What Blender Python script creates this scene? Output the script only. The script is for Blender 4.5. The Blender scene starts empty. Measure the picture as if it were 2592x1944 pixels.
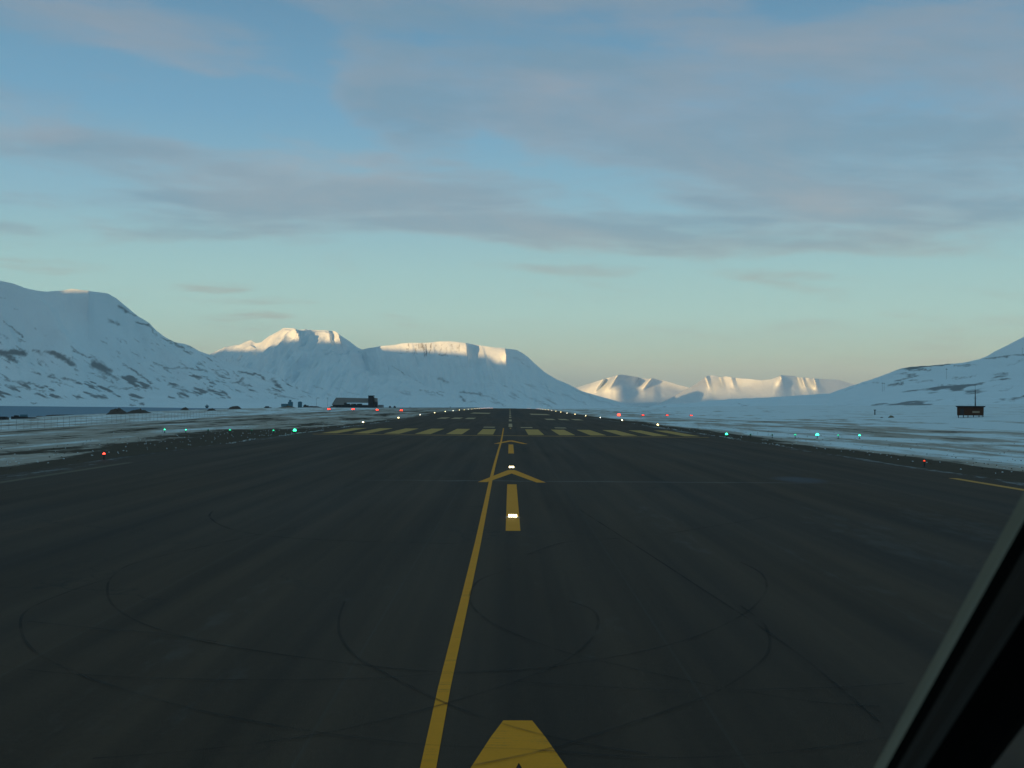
import bpy, math, random
import numpy as np
from mathutils import Vector, Matrix
from mathutils.bvhtree import BVHTree
random.seed(7)
R = math.radians
scene = bpy.context.scene
col = scene.collection

# ------------------------------------------------------------------ camera
F = 2900.0; CX, CY = 1296.0, 972.0
CAM = Vector((-0.11, 0.0, 3.5))
yaw = -5.0/F; pitch = 52.0/F; roll = 0.0065
Rm = Matrix.Rotation(yaw, 3, 'Z') @ Matrix.Rotation(math.pi/2 + pitch, 3, 'X') @ Matrix.Rotation(roll, 3, 'Z')
cam_d = bpy.data.cameras.new('camera'); cam = bpy.data.objects.new('camera', cam_d); col.objects.link(cam)
cam.matrix_world = Matrix.Translation(CAM) @ Rm.to_4x4()
cam_d.lens = F/2592*36; cam_d.sensor_width = 36; cam_d.clip_end = 150000; cam_d.clip_start = 0.05
cam_d.dof.use_dof = True; cam_d.dof.focus_distance = 150; cam_d.dof.aperture_fstop = 17
scene.camera = cam

def pdir(px, py):                       # photograph pixel -> world direction
    return (Rm @ Vector(((px-CX)/F, -(py-CY)/F, -1.0))).normalized()
RmT = np.array(Rm.transposed())
def project(P):                         # world points (n,3) -> photograph pixels
    q = (P - np.array(CAM)) @ RmT.T
    w = np.where(-q[:, 2] > 1e-3, -q[:, 2], 1e-3)
    return CX + F*q[:, 0]/w, CY - F*q[:, 1]/w
def pix_az_slope(px, py):
    d = pdir(px, py)
    return math.atan2(d.x, d.y), d.z/math.hypot(d.x, d.y)
def px_az(px):                          # azimuth of a pixel column near the horizon
    return pix_az_slope(px, 1024)[0]
def flat(px, py, z=0.0):
    d = pdir(px, py); t = (z-CAM.z)/d.z
    return CAM + d*t

# ------------------------------------------------------------------ noise
def _h(ix, iy, seed):
    n = (ix.astype(np.int64)*374761393 + iy.astype(np.int64)*668265263 + seed*1442695041) & 0xffffffff
    n = ((n ^ (n >> 13))*1274126177) & 0xffffffff
    return ((n ^ (n >> 16)) & 0xffffff)/float(0xffffff)
def vn(x, y, seed=0):
    x = np.asarray(x, float); y = np.asarray(y, float)
    ix = np.floor(x); iy = np.floor(y); fx = x-ix; fy = y-iy
    fx = fx*fx*fx*(fx*(fx*6-15)+10); fy = fy*fy*fy*(fy*(fy*6-15)+10)
    a = _h(ix, iy, seed); b = _h(ix+1, iy, seed); c = _h(ix, iy+1, seed); d = _h(ix+1, iy+1, seed)
    return (a*(1-fx)+b*fx)*(1-fy)+(c*(1-fx)+d*fx)*fy
def fbm(x, y, o=4, seed=0):
    s = 0; a = .5; t = 0
    for k in range(o):
        s = s + a*vn(x*2**k, y*2**k, seed+k*17); t += a; a *= .5
    return s/t
def sm(e0, e1, x):
    t = np.clip((x-e0)/(e1-e0), 0, 1); return t*t*(3-2*t)

# ------------------------------------------------------------------ node helpers
class NT:
    def __init__(s, tree): s.t = tree; s.n = tree.nodes; s.l = tree.links
    def node(s, typ, **kw):
        n = s.n.new(typ)
        for k, v in kw.items(): setattr(n, k, v)
        return n
    def put(s, sock, v):
        if isinstance(v, bpy.types.NodeSocket): s.l.new(v, sock)
        elif v is not None: sock.default_value = v
    def m(s, op, a, b=None, c=None, clamp=False):
        n = s.node('ShaderNodeMath', operation=op, use_clamp=clamp)
        for i, v in enumerate((a, b, c)):
            if v is not None: s.put(n.inputs[i], v)
        return n.outputs[0]
    def vm(s, op, a, b=None, out=0):
        n = s.node('ShaderNodeVectorMath', operation=op); s.put(n.inputs[0], a)
        if b is not None: s.put(n.inputs[3 if op == 'SCALE' else 1], b)
        return n.outputs[out]
    def mr(s, v, a, b, c=0.0, d=1.0, smooth=True):
        n = s.node('ShaderNodeMapRange', interpolation_type='SMOOTHSTEP' if smooth else 'LINEAR')
        for i, x in enumerate((v, a, b, c, d)): s.put(n.inputs[i], x)
        return n.outputs[0]
    def noise(s, vec, scale, detail=4, rough=.55, dist=0, out=0):
        n = s.node('ShaderNodeTexNoise'); s.put(n.inputs['Vector'], vec)
        n.inputs['Scale'].default_value = scale; n.inputs['Detail'].default_value = detail
        n.inputs['Roughness'].default_value = rough; n.inputs['Distortion'].default_value = dist
        return n.outputs[out]
    def mix(s, f, a, b):
        n = s.node('ShaderNodeMix', data_type='RGBA')
        s.put(n.inputs[0], f)
        s.put(n.inputs[6], a if isinstance(a, bpy.types.NodeSocket) else (*a, 1)[:4])
        s.put(n.inputs[7], b if isinstance(b, bpy.types.NodeSocket) else (*b, 1)[:4])
        return n.outputs[2]
    def mapping(s, vec, scale=(1, 1, 1), rot=(0, 0, 0), loc=(0, 0, 0)):
        n = s.node('ShaderNodeMapping'); s.put(n.inputs[0], vec)
        n.inputs['Scale'].default_value = scale; n.inputs['Rotation'].default_value = rot; n.inputs['Location'].default_value = loc
        return n.outputs[0]
    def xyz(s, vec):
        n = s.node('ShaderNodeSeparateXYZ'); s.put(n.inputs[0], vec); return n.outputs
    def comb(s, x, y, z):
        n = s.node('ShaderNodeCombineXYZ'); s.put(n.inputs[0], x); s.put(n.inputs[1], y); s.put(n.inputs[2], z); return n.outputs[0]
    def pos(s): return s.node('ShaderNodeNewGeometry').outputs['Position']

def mat(name, base=(.5, .5, .5), rough=.8, metal=0.0, spec=.3, grain=None, emit=None, strength=1.0):
    m = bpy.data.materials.new(name); m.use_nodes = True
    t = NT(m.node_tree); b = m.node_tree.nodes['Principled BSDF']
    b.inputs['Roughness'].default_value = rough; b.inputs['Metallic'].default_value = metal
    b.inputs['Specular IOR Level'].default_value = spec
    b.inputs['Base Color'].default_value = (*base, 1)
    if grain:
        sc, amt = grain
        f = t.noise(t.pos(), sc, 5, .6)
        c = t.mix(f, [x*(1-amt) for x in base], [min(1, x*(1+amt)) for x in base])
        t.put(b.inputs['Base Color'], c)
    if emit:
        b.inputs['Emission Color'].default_value = (*emit, 1); b.inputs['Emission Strength'].default_value = strength
    return m, t, b

# ------------------------------------------------------------------ object helpers
def tag(o, label=None, cat=None, group=None, kind=None):
    if label: o['label'] = label
    if cat: o['category'] = cat
    if group: o['group'] = group
    if kind: o['kind'] = kind
    return o
def link_mesh(name, v, f, material, parent=None, smooth=False):
    me = bpy.data.meshes.new(name); me.from_pydata([tuple(p) for p in v], [], [tuple(q) for q in f]); me.update()
    if smooth: me.polygons.foreach_set('use_smooth', [True]*len(me.polygons))
    me.materials.append(material)
    o = bpy.data.objects.new(name, me); col.objects.link(o)
    if parent: o.parent = parent
    return o
def empty(name, loc, rz=0):
    o = bpy.data.objects.new(name, None); col.objects.link(o); o.location = loc; o.rotation_euler = (0, 0, rz); o.empty_display_size = .2
    return o
class MB:
    def __init__(s): s.v = []; s.f = []
    def add(s, v, f):
        n = len(s.v); s.v += [tuple(p) for p in v]; s.f += [tuple(i+n for i in q) for q in f]; return s
    def hexa(s, b, t):                  # bottom quad, top quad
        return s.add(list(b)+list(t), [(3, 2, 1, 0), (4, 5, 6, 7), (0, 1, 5, 4), (1, 2, 6, 5), (2, 3, 7, 6), (3, 0, 4, 7)])
    def box(s, x0, x1, y0, y1, z0, z1):
        return s.hexa([(x0, y0, z0), (x1, y0, z0), (x1, y1, z0), (x0, y1, z0)], [(x0, y0, z1), (x1, y0, z1), (x1, y1, z1), (x0, y1, z1)])
    def tube(s, a, b, r0, r1=None, n=8):
        r1 = r0 if r1 is None else r1
        a = Vector(a); b = Vector(b); d = (b-a).normalized(); u = d.orthogonal().normalized(); w = d.cross(u)
        vs = [a+(u*math.cos(2*math.pi*k/n)+w*math.sin(2*math.pi*k/n))*r0 for k in range(n)]
        vs += [b+(u*math.cos(2*math.pi*k/n)+w*math.sin(2*math.pi*k/n))*r1 for k in range(n)]
        fs = [(k, (k+1) % n, n+(k+1) % n, n+k) for k in range(n)]+[tuple(range(n-1, -1, -1)), tuple(range(n, 2*n))]
        return s.add(vs, fs)
    def dome(s, c, r, h, n=10, rings=4):
        vs = []; fs = []
        for i in range(rings):
            a = i/rings*math.pi/2
            vs += [(c[0]+r*math.cos(a)*math.cos(2*math.pi*k/n), c[1]+r*math.cos(a)*math.sin(2*math.pi*k/n), c[2]+h*math.sin(a)) for k in range(n)]
        vs.append((c[0], c[1], c[2]+h))
        for i in range(rings-1):
            fs += [(i*n+k, i*n+(k+1) % n, (i+1)*n+(k+1) % n, (i+1)*n+k) for k in range(n)]
        fs += [((rings-1)*n+k, (rings-1)*n+(k+1) % n, rings*n) for k in range(n)]
        fs.append(tuple(range(n-1, -1, -1)))
        return s.add(vs, fs)
    def build(s, name, material, parent=None, smooth=False): return link_mesh(name, s.v, s.f, material, parent, smooth)
def copy_tree(o, parent=None):
    c = o.copy(); col.objects.link(c); c.parent = parent
    for ch in list(o.children): copy_tree(ch, c)
    return c
def grid_mesh(name, X, Y, Z, material, attrs=None, smooth=True):
    ny, nx = X.shape
    v = np.stack([X, Y, Z], -1).reshape(-1, 3)
    i = np.arange(ny*nx).reshape(ny, nx)
    f = np.stack([i[:-1, :-1], i[:-1, 1:], i[1:, 1:], i[1:, :-1]], -1).reshape(-1, 4)
    me = bpy.data.meshes.new(name)
    me.vertices.add(len(v)); me.vertices.foreach_set('co', v.ravel())
    me.loops.add(f.size); me.loops.foreach_set('vertex_index', f.ravel().astype(np.int32))
    me.polygons.add(len(f)); me.polygons.foreach_set('loop_start', np.arange(0, f.size, 4, dtype=np.int32))
    me.update(calc_edges=True); me.validate()
    if smooth: me.polygons.foreach_set('use_smooth', [True]*len(f))
    me.materials.append(material)
    for k, a in (attrs or {}).items():
        at = me.attributes.new(k, 'FLOAT', 'POINT'); at.data.foreach_set('value', a.ravel().astype(np.float32))
    o = bpy.data.objects.new(name, me); col.objects.link(o)
    return o
def bvh_of(objs):
    vs = []; fs = []
    for o in objs:
        n = len(vs); vs += [v.co.copy() for v in o.data.vertices]; fs += [tuple(i+n for i in p.vertices) for p in o.data.polygons]
    return BVHTree.FromPolygons(vs, fs)

# ------------------------------------------------------------------ light and sky
SUN_AZ, SUN_EL = R(20), R(1.66)           # behind the camera, to its left
U = Vector((-math.sin(SUN_AZ), -math.cos(SUN_AZ), 0))
sun_dir = Vector((U.x*math.cos(SUN_EL), U.y*math.cos(SUN_EL), math.sin(SUN_EL)))
sd = bpy.data.lights.new('sun', 'SUN'); sd.energy = 5.0; sd.angle = R(.2); sd.color = (1.0, .59, .22)
so = bpy.data.objects.new('sun', sd); col.objects.link(so); so.rotation_euler = sun_dir.to_track_quat('Z', 'Y').to_euler()
so.location = (0, -50, 300)

world = bpy.data.worlds.new('World'); scene.world = world; world.use_nodes = True
w = NT(world.node_tree); bg = world.node_tree.nodes['Background']
SKYSTR = .12
sky = w.node('ShaderNodeTexSky', sky_type='NISHITA'); sky.sun_disc = False
sky.sun_elevation = SUN_EL; sky.sun_rotation = math.atan2(sun_dir.x, sun_dir.y); sky.altitude = 0; sky.air_density = 1.0; sky.dust_density = .6; sky.ozone_density = 2.0
D = w.node('ShaderNodeTexCoord').outputs['Generated']
dx, dy, dz = w.xyz(D)
az = w.m('ARCTAN2', dx, dy)
hl = w.m('SQRT', w.m('ADD', w.m('MULTIPLY', dx, dx), w.m('MULTIPLY', dy, dy)))
el = w.m('DIVIDE', dz, w.m('MAXIMUM', hl, .02))
# tone of the clear air by elevation
ramp = w.node('ShaderNodeValToRGB'); w.put(ramp.inputs[0], w.m('MULTIPLY', el, 2.0))
stops = [(0.0, (.35, .44, .41)), (.044, (.37, .48, .44)), (.085, (.40, .575, .50)), (.155, (.385, .63, .60)), (.23, (.34, .59, .61)), (.34, (.26, .485, .60)), (.5, (.17, .385, .56)), (.7, (.125, .29, .445)), (1.0, (.10, .235, .35))]
er = ramp.color_ramp.elements
while len(er) < len(stops): er.new(.5)
for e, (p, c) in zip(er, stops): e.position = p; e.color = (*c, 1)
SKYMIX = .94
sdot = w.vm('DOT_PRODUCT', D, tuple(sun_dir), out=1)
glow = w.m('POWER', w.m('MAXIMUM', sdot, 0.0), 3.0)
lowb = w.mr(el, .9, .0)
clear0 = w.mix(SKYMIX, w.vm('SCALE', sky.outputs[0], 1.0), w.vm('SCALE', ramp.outputs[0], 1.0/SKYSTR))
clear = w.vm('ADD', clear0, w.vm('SCALE', w.comb(.30/SKYSTR, .20/SKYSTR, .10/SKYSTR), w.m('MULTIPLY', glow, lowb)))
# cloud sheet: direction projected on a plane overhead, so the streaks flatten to the horizon
inv = w.m('DIVIDE', 1.0, w.m('ADD', w.m('MAXIMUM', dz, 0.0), .09))
P = w.comb(w.m('MULTIPLY', dx, inv), w.m('MULTIPLY', dy, inv), 0.0)
P = w.mapping(P, rot=(0, 0, R(-14)))
warp = w.noise(P, 1.1, 3, .5, out=1)
Pw = w.vm('ADD', P, w.vm('SCALE', w.vm('SUBTRACT', warp, (.5, .5, .5)), .55))
n1 = w.noise(w.mapping(Pw, (1.15, 2.3, 1)), 1.25, 7, .56)
n2 = w.noise(w.mapping(Pw, (1, 1.6, 1), loc=(3.1, 7.7, 0)), 3.1, 6, .6)
nv = w.vm('SUBTRACT', w.noise(w.comb(az, w.m('MULTIPLY', el, 2.2), 0), 5.0, 4, .55, out=1), (.5, .5, .5))
nvx, nvy, _ = w.xyz(nv)
azw = w.m('ADD', az, w.m('MULTIPLY', nvx, .16)); elw = w.m('ADD', el, w.m('MULTIPLY', nvy, .035))
def blob(px, py, rx, ry, deg, s=1.0):     # a cloud bank, centred in a direction
    a0, e0 = pix_az_slope(px, py); c, sn = math.cos(R(deg)), math.sin(R(deg))
    da = w.m('SUBTRACT', azw, a0); de = w.m('SUBTRACT', elw, e0)
    u = w.m('ADD', w.m('MULTIPLY', da, c*F/rx), w.m('MULTIPLY', de, sn*F/rx))
    v = w.m('ADD', w.m('MULTIPLY', da, -sn*F/ry), w.m('MULTIPLY', de, c*F/ry))
    q = w.m('ADD', w.m('MULTIPLY', u, u), w.m('MULTIPLY', v, v))
    return w.mr(q, 1.0, .15, 0.0, s)
banks = [(330, 400, 700, 105, -7, .75), (1250, 480, 500, 60, -10, .7), (2250, 150, 700, 200, -8, .8), (1850, 330, 1150, 235, -13, 1.0), (2200, 470, 900, 150, -6, .9), (1000, 200, 330, 180, -55, .9), (1500, 60, 900, 110, -4, .8),
         (800, 530, 900, 95, 2, 1.0), (1700, 590, 900, 75, -4, .95), (250, 600, 500, 40, 4, .75), (150, 320, 420, 150, -12, .55), (560, 410, 240, 60, 4, .5),
         (150, 680, 190, 24, 2, .85), (545, 728, 150, 20, -3, .75), (640, 768, 230, 13, -2, .62), (1005, 822, 80, 20, -8, .6), (640, 805, 200, 10, 0, .35), (1650, 690, 600, 26, -3, .36), (250, 110, 600, 150, 4, .42)]
cov = None
for b in banks:
    m_ = blob(*b); cov = m_ if cov is None else w.m('MAXIMUM', cov, m_)
cov = w.m('MAXIMUM', cov, w.mr(el, .38, .8))
dens = w.m('ADD', w.m('MULTIPLY', cov, .62), w.m('ADD', w.m('MULTIPLY', w.m('SUBTRACT', n1, .5), 1.25), w.m('MULTIPLY', w.m('SUBTRACT', n2, .5), .45)))
fog = None
behind = w.mr(dy, -.1, .25)               # no banks are placed behind; only noise
n3 = w.noise(w.comb(w.m('MULTIPLY', az, 9.0), w.m('MULTIPLY', el, 42.0), 3.3), 1.0, 6, .6, .4)
n4 = w.noise(w.comb(w.m('MULTIPLY', az, 3.6), w.m('MULTIPLY', w.m('ADD', el, w.m('MULTIPLY', az, .12)), 13.0), 7.3), 1.0, 6, .58, .3)
dens = w.m('ADD', dens, w.m('ADD', w.m('MULTIPLY', w.m('SUBTRACT', n3, .5), .95), w.m('MULTIPLY', w.m('SUBTRACT', n4, .5), 1.15)))
fog = w.mr(dens, .03, .72)
lit = w.m('ADD', w.m('MULTIPLY', w.m('SUBTRACT', n4, .47), 3.0), w.mr(dens, .75, .2, 0, .55), clamp=True)
ccol = w.mix(lit, (.195/SKYSTR, .305/SKYSTR, .39/SKYSTR), (.385/SKYSTR, .37/SKYSTR, .38/SKYSTR))
lowfade = w.mr(el, .02, .08)
fogm = w.m('MULTIPLY', w.m('MULTIPLY', fog, .64), w.m('ADD', w.m('MULTIPLY', lowfade, .5), .5))
lit2 = w.m('ADD', w.m('MULTIPLY', blob(790, 250, 200, 75, -42), .55), w.m('MULTIPLY', blob(60, 300, 160, 70, 0), .4))
ccol = w.mix(lit2, ccol, (.42/SKYSTR, .36/SKYSTR, .355/SKYSTR))
ccol = w.mix(w.mr(el, .16, .10), ccol, (.345/SKYSTR, .375/SKYSTR, .365/SKYSTR))
ccol = w.mix(w.mr(el, .36, .8), ccol, (.18/SKYSTR, .335/SKYSTR, .375/SKYSTR))
final = w.mix(fogm, clear, ccol)
w.put(bg.inputs['Color'], final); bg.inputs['Strength'].default_value = SKYSTR*.575

vs_ = scene.view_settings; vs_.view_transform = 'Standard'; vs_.look = 'None'; vs_.gamma = 1; vs_.exposure = .82
scene.cycles.use_denoising = True; scene.cycles.volume_bounces = 0; scene.cycles.max_bounces = 5
scene.cycles.sample_clamp_indirect = 2.0

# ------------------------------------------------------------------ materials
def snow_rock_material(name, rock=(.085, .082, .085), scale=.01, snow=(.72, .80, .86)):
    m, t, b = mat(name, rough=.75, spec=.15)
    at = t.node('ShaderNodeAttribute', attribute_name='rock').outputs['Fac']
    p = t.pos()
    n = t.noise(p, scale, 7, .7)
    n2_ = t.noise(t.mapping(p, (1, 1, .45)), scale*4, 5, .65)
    k = t.m('ADD', at, t.m('ADD', t.m('MULTIPLY', t.m('SUBTRACT', n, .5), .75), t.m('MULTIPLY', t.m('SUBTRACT', n2_, .5), .55)))
    f = t.mr(k, .26, .84, 0, .78)
    sv = t.noise(p, scale*.35, 4, .6)
    sc = t.mix(sv, [x*.88 for x in snow], [min(.95, x*1.05) for x in snow])
    t.put(b.inputs['Base Color'], t.mix(f, sc, rock))
    bump = t.node('ShaderNodeBump'); bump.inputs['Strength'].default_value = .6; bump.inputs['Distance'].default_value = .12/scale
    t.put(bump.inputs['Height'], t.noise(p, scale*2.0, 5, .6)); t.put(b.inputs['Normal'], bump.outputs[0])
    return m
m_far = snow_rock_material('snow_mountain', scale=.012)
m_hill = snow_rock_material('snow_hill', scale=.05, rock=(.07, .068, .07))

# asphalt
m_asph, t, b = mat('asphalt', rough=.8, spec=.11)
p = t.pos(); px_, py_, _z = t.xyz(p)
fine = t.noise(p, 9.0, 6, .7)
patch = t.noise(t.mapping(p, (.16, .035, 1)), 1.0, 5, .6)
streak = t.noise(t.mapping(p, (1.1, .018, 1)), 1.0, 4, .55)
streak2 = t.noise(t.mapping(p, (.5, .05, 1), rot=(0, 0, R(17))), 1.0, 3, .5)
v = t.m('ADD', t.m('ADD', t.m('ADD', t.m('MULTIPLY', t.m('SUBTRACT', fine, .5), .6), t.m('MULTIPLY', t.m('SUBTRACT', t.noise(p, 45.0, 3, .7), .5), .8)), t.m('MULTIPLY', t.m('SUBTRACT', patch, .5), 1.0)),
        t.m('ADD', t.m('MULTIPLY', t.m('SUBTRACT', streak, .5), 2.0), t.m('MULTIPLY', t.m('SUBTRACT', streak2, .5), .9)))
v = t.m('ADD', v, .5, clamp=True)
c = t.mix(v, (.0225, .0130, .0080), (.068, .0410, .0245))
# paving joints along the runway and the new patch joint across it
ax = t.m('ABSOLUTE', t.m('SUBTRACT', t.m('MODULO', t.m('ADD', px_, 77.0), 4.4), 0.0))
joint = t.m('MULTIPLY', t.mr(ax, .06, .02), t.m('MULTIPLY', t.noise(t.mapping(p, (.3, .06, 1)), 1.0, 3, .6), .28))
c = t.mix(joint, c, (.075, .078, .075))
vor = t.node('ShaderNodeTexVoronoi', feature='DISTANCE_TO_EDGE'); t.put(vor.inputs['Vector'], t.vm('ADD', t.mapping(p, (.11, .05, 1)), t.vm('SCALE', t.noise(p, .35, 4, .6, out=1), .55))); vor.inputs['Scale'].default_value = 1.0
crk = t.m('MULTIPLY', t.mr(vor.outputs['Distance'], .009, .002), t.m('MULTIPLY', t.mr(t.noise(p, .12, 3, .5), .45, .6), .55))
c = t.mix(crk, c, (.012, .010, .008))
jl = t.m('ABSOLUTE', t.m('SUBTRACT', py_, t.m('ADD', 51.8, t.m('MULTIPLY', t.noise(p, .6, 4, .6), 1.4))))
jm = t.m('MULTIPLY', t.mr(jl, .45, .05), t.m('MULTIPLY', t.mr(t.m('ABSOLUTE', t.m('SUBTRACT', px_, 4.0)), 13, 6), .30))
c = t.mix(jm, c, (.20, .19, .17))
ice = t.m('ADD', t.m('POWER', t.m('DIVIDE', t.m('SUBTRACT', px_, 13.8), 1.3), 2.0), t.m('POWER', t.m('DIVIDE', t.m('SUBTRACT', py_, 55.0), 2.6), 2.0))
c = t.mix(t.m('MULTIPLY', t.mr(t.m('ADD', ice, t.m('MULTIPLY', fine, .8)), 1.6, .5), .35), c, (.10, .12, .16))
# rubber laid down in the touchdown zone
rb = t.m('MULTIPLY', t.mr(t.m('ABSOLUTE', t.m('ADD', t.m('ABSOLUTE', px_), -2.6)), 4.2, .5), t.m('MULTIPLY', t.mr(py_, 230, 420), t.mr(py_, 900, 620)))
c = t.mix(t.m('MULTIPLY', rb, .6), c, (.014, .014, .015))
# thin blown snow and frost near the far edges
fr = t.noise(t.mapping(p, (.25, .02, 1), loc=(4, 9, 0)), 1.0, 6, .65)
edge = t.mr(t.m('ABSOLUTE', px_), 22.3, 23.6)
fr = t.m('ADD', fr, t.m('MULTIPLY', t.m('SUBTRACT', t.noise(t.mapping(p, (2.2, .7, 1)), 1.0, 5, .65), .5), .6))
fm = t.m('MULTIPLY', t.mr(t.m('ADD', fr, t.m('MULTIPLY', edge, .10)), .60, .74), t.m('ADD', t.m('MULTIPLY', edge, .5), .05))
c = t.mix(fm, c, (.32, .34, .36))
t.put(b.inputs['Base Color'], c)
t.put(b.inputs['Roughness'], t.m('ADD', .62, t.m('MULTIPLY', patch, .3)))
bump = t.node('ShaderNodeBump'); bump.inputs['Strength'].default_value = .6; bump.inputs['Distance'].default_value = .012
t.put(bump.inputs['Height'], t.noise(p, 60.0, 3, .6)); t.put(b.inputs['Normal'], bump.outputs[0])

# worn road paint
def paint(name, a, wear=.5):
    m, t, b = mat(name, rough=.75, spec=.1)
    p = t.pos()
    n = t.m('ADD', t.m('MULTIPLY', t.noise(p, 1.3, 5, .6), .6), t.m('MULTIPLY', t.noise(p, 25.0, 4, .7), .4))
    line = t.noise(t.mapping(p, (.6, 14, 1)), 1.0, 3, .6)
    c = t.mix(n, [x*.72 for x in a], [x*1.15 for x in a])
    k = t.mr(t.m('ADD', t.m('MULTIPLY', n, .6), t.m('MULTIPLY', line, .4)), .52, .66, 0, wear)
    t.put(b.inputs['Base Color'], t.mix(k, c, (.06, .055, .035)))
    return m
m_yel = paint('yellow_paint', (.74, .275, .010), .45)
m_yel3 = paint('worn_yellow_paint', (.50, .285, .07), .7)
m_yel2 = paint('faded_paint', (.55, .26, .05), .6)
m_edge = paint('edge_paint', (.11, .085, .055), .95)
m_white = paint('pale_paint', (.46, .31, .17), .5)
m_tyre, t, b = mat('tyre_rubber_mark', (.006, .005, .005), rough=.8, spec=.2)
tr = t.node('ShaderNodeBsdfTransparent'); mx = t.node('ShaderNodeMixShader')
t.put(mx.inputs[0], t.m('MULTIPLY', t.mr(t.noise(t.pos(), .7, 4, .6), .3, .6), t.m('ADD', .22, t.m('MULTIPLY', t.noise(t.pos(), .23, 3, .5), .36)))); t.l.new(tr.outputs[0], mx.inputs[1]); t.l.new(b.outputs[0], mx.inputs[2])
t.l.new(mx.outputs[0], t.n['Material Output'].inputs[0])

# ground: gravel, thin snow over gravel, drifts
m_ground, t, b = mat('snowy_gravel', rough=.9, spec=.1)
p = t.pos(); gx, gy, _z = t.xyz(p)
sn = t.node('ShaderNodeAttribute', attribute_name='snow').outputs['Fac']
lay = t.noise(t.mapping(p, (.11, .022, 1)), 1.0, 7, .62, .3)
lay2 = t.noise(t.mapping(p, (.45, .10, 1), loc=(5, 3, 0)), 1.0, 6, .65)
lay3 = t.noise(p, 1.7, 5, .65)
k = t.m('ADD', sn, t.m('ADD', t.m('MULTIPLY', t.m('SUBTRACT', lay, .5), 2.3), t.m('ADD', t.m('MULTIPLY', t.m('SUBTRACT', lay2, .5), .95), t.m('MULTIPLY', t.m('SUBTRACT', lay3, .5), .35))))
g = t.mix(t.noise(p, .8, 5, .65), (.034, .024, .016), (.085, .060, .040))
mid = t.mix(lay2, (.25, .205, .17), (.50, .44, .39))
snc = t.mix(lay3, (.58, .64, .68), (.76, .82, .86))
c = t.mix(t.mr(k, .28, .46), g, mid)
c = t.mix(t.mr(k, .60, .92), c, snc)
t.put(b.inputs['Base Color'], c)
bump = t.node('ShaderNodeBump'); bump.inputs['Strength'].default_value = .5; bump.inputs['Distance'].default_value = .3
t.put(bump.inputs['Height'], lay3); t.put(b.inputs['Normal'], bump.outputs[0])

m_sea, t, b = mat('sea_water', (.08, .17, .25), rough=.5, spec=.22)
p = t.pos()
bump = t.node('ShaderNodeBump'); bump.inputs['Strength'].default_value = .9; bump.inputs['Distance'].default_value = 1.2
t.put(bump.inputs['Height'], t.noise(t.mapping(p, (.05, .16, 1)), 1.0, 6, .65)); t.put(b.inputs['Normal'], bump.outputs[0])

m_dark = mat('dark_metal', (.03, .032, .035), .6, .2, grain=(3, .4))[0]
m_grey = mat('grey_metal', (.16, .17, .18), .6, .2, grain=(2, .25))[0]
m_rock = mat('dark_rock', (.085, .07, .062), .95, grain=(.6, .5))[0]
m_blue = mat('blue_paint', (.06, .15, .20), .6, grain=(1, .3))[0]
m_roof = mat('grey_sheet_roof', (.17, .16, .155), .7, grain=(.3, .15))[0]
m_wall = mat('dark_cladding', (.045, .045, .05), .8, grain=(.5, .3))[0]
m_glass = mat('dark_glass', (.02, .03, .035), .15, spec=.6)[0]
m_brown = mat('brown_boards', (.07, .035, .022), .85, grain=(4, .4))[0]
m_pale = mat('pale_board', (.30, .24, .18), .8, grain=(3, .2))[0]
def lamp_mat(name, c, s): return mat(name, (.02, .02, .02), .4, emit=c, strength=s)[0]
m_lw = lamp_mat('warm_white_lamp', (1.0, .80, .36), 5.5)
m_lw2 = lamp_mat('cool_white_lamp', (1.0, .88, .66), 4.5)
m_lfar = lamp_mat('rosy_white_lamp', (1.0, .62, .50), 4)
m_lred = lamp_mat('red_lamp', (1.0, .03, .012), 6)
m_lred2 = lamp_mat('pink_red_lamp', (1.0, .05, .03), 3.2)
m_lred3 = lamp_mat('dull_red_lamp', (1.0, .06, .02), 1.2)
m_lgr = lamp_mat('green_lamp', (.03, 1.0, .40), 4.5)
m_lgr2 = lamp_mat('faint_green_lamp', (.03, .75, .36), .8)
m_lgr3 = lamp_mat('dim_green_lens', (.01, .22, .10), .25)
m_bar = lamp_mat('approach_lens', (1.0, .82, .42), 8)

# ------------------------------------------------------------------ runway and ground heights
RY = np.array([-500, 0, 129, 189, 249, 309, 369, 430, 490, 608, 720, 860, 1000, 1180, 1400, 1800, 2400.])
RC = np.array([0, 0, .10, .10, .2, .4, .65, .7, .75, .5, .25, .22, .2, .2, .2, .2, .2])
RP = np.interp(RY, [-500, 760, 1000, 1400, 1800, 2400], [0, 0, -.35, -1.35, -2.8, -6])
def rz(X, Y): return np.interp(Y, RY, RP) - np.asarray(X)/48.*np.interp(Y, RY, RC)
def gz(X, Y):
    X = np.asarray(X, float); Y = np.asarray(Y, float)
    base = rz(np.clip(X, -75, 75), Y)
    base = np.where(Y > 2400, -6-np.clip((Y-2400)*.004, 0, 8), base)
    dA = np.interp(-X, [40, 60, 96, 200, 330, 400, 470, 3000], [0, -.5, -2.1, -5, -10.5, -12.4, -14, -15])
    dB = np.interp(-X, [60, 180, 260, 330, 420, 500, 3000], [0, -.3, -2.5, -6, -12, -14, -15])
    kk = sm(450, 950, Y); drop = dA*(1-kk)+dB*kk
    rise = np.interp(X, [40, 75, 108, 200, 320, 4000], [0, .5, 2.0, 4.2, 7, 9])
    rise = rise*np.interp(Y, [-3000, 200, 900, 1600, 3000, 6000], [1, 1, .8, .75, .6, -.5])
    off = sm(24, 120, np.abs(X))
    n = (fbm(X*.012, Y*.008, 4, 5)-.5)*2.2*sm(60, 300, np.abs(X)) + (fbm(X*.08, Y*.03, 3, 9)-.5)*.45*off
    z = base+drop+rise+n
    z = np.maximum(z, -16)
    return z

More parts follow.
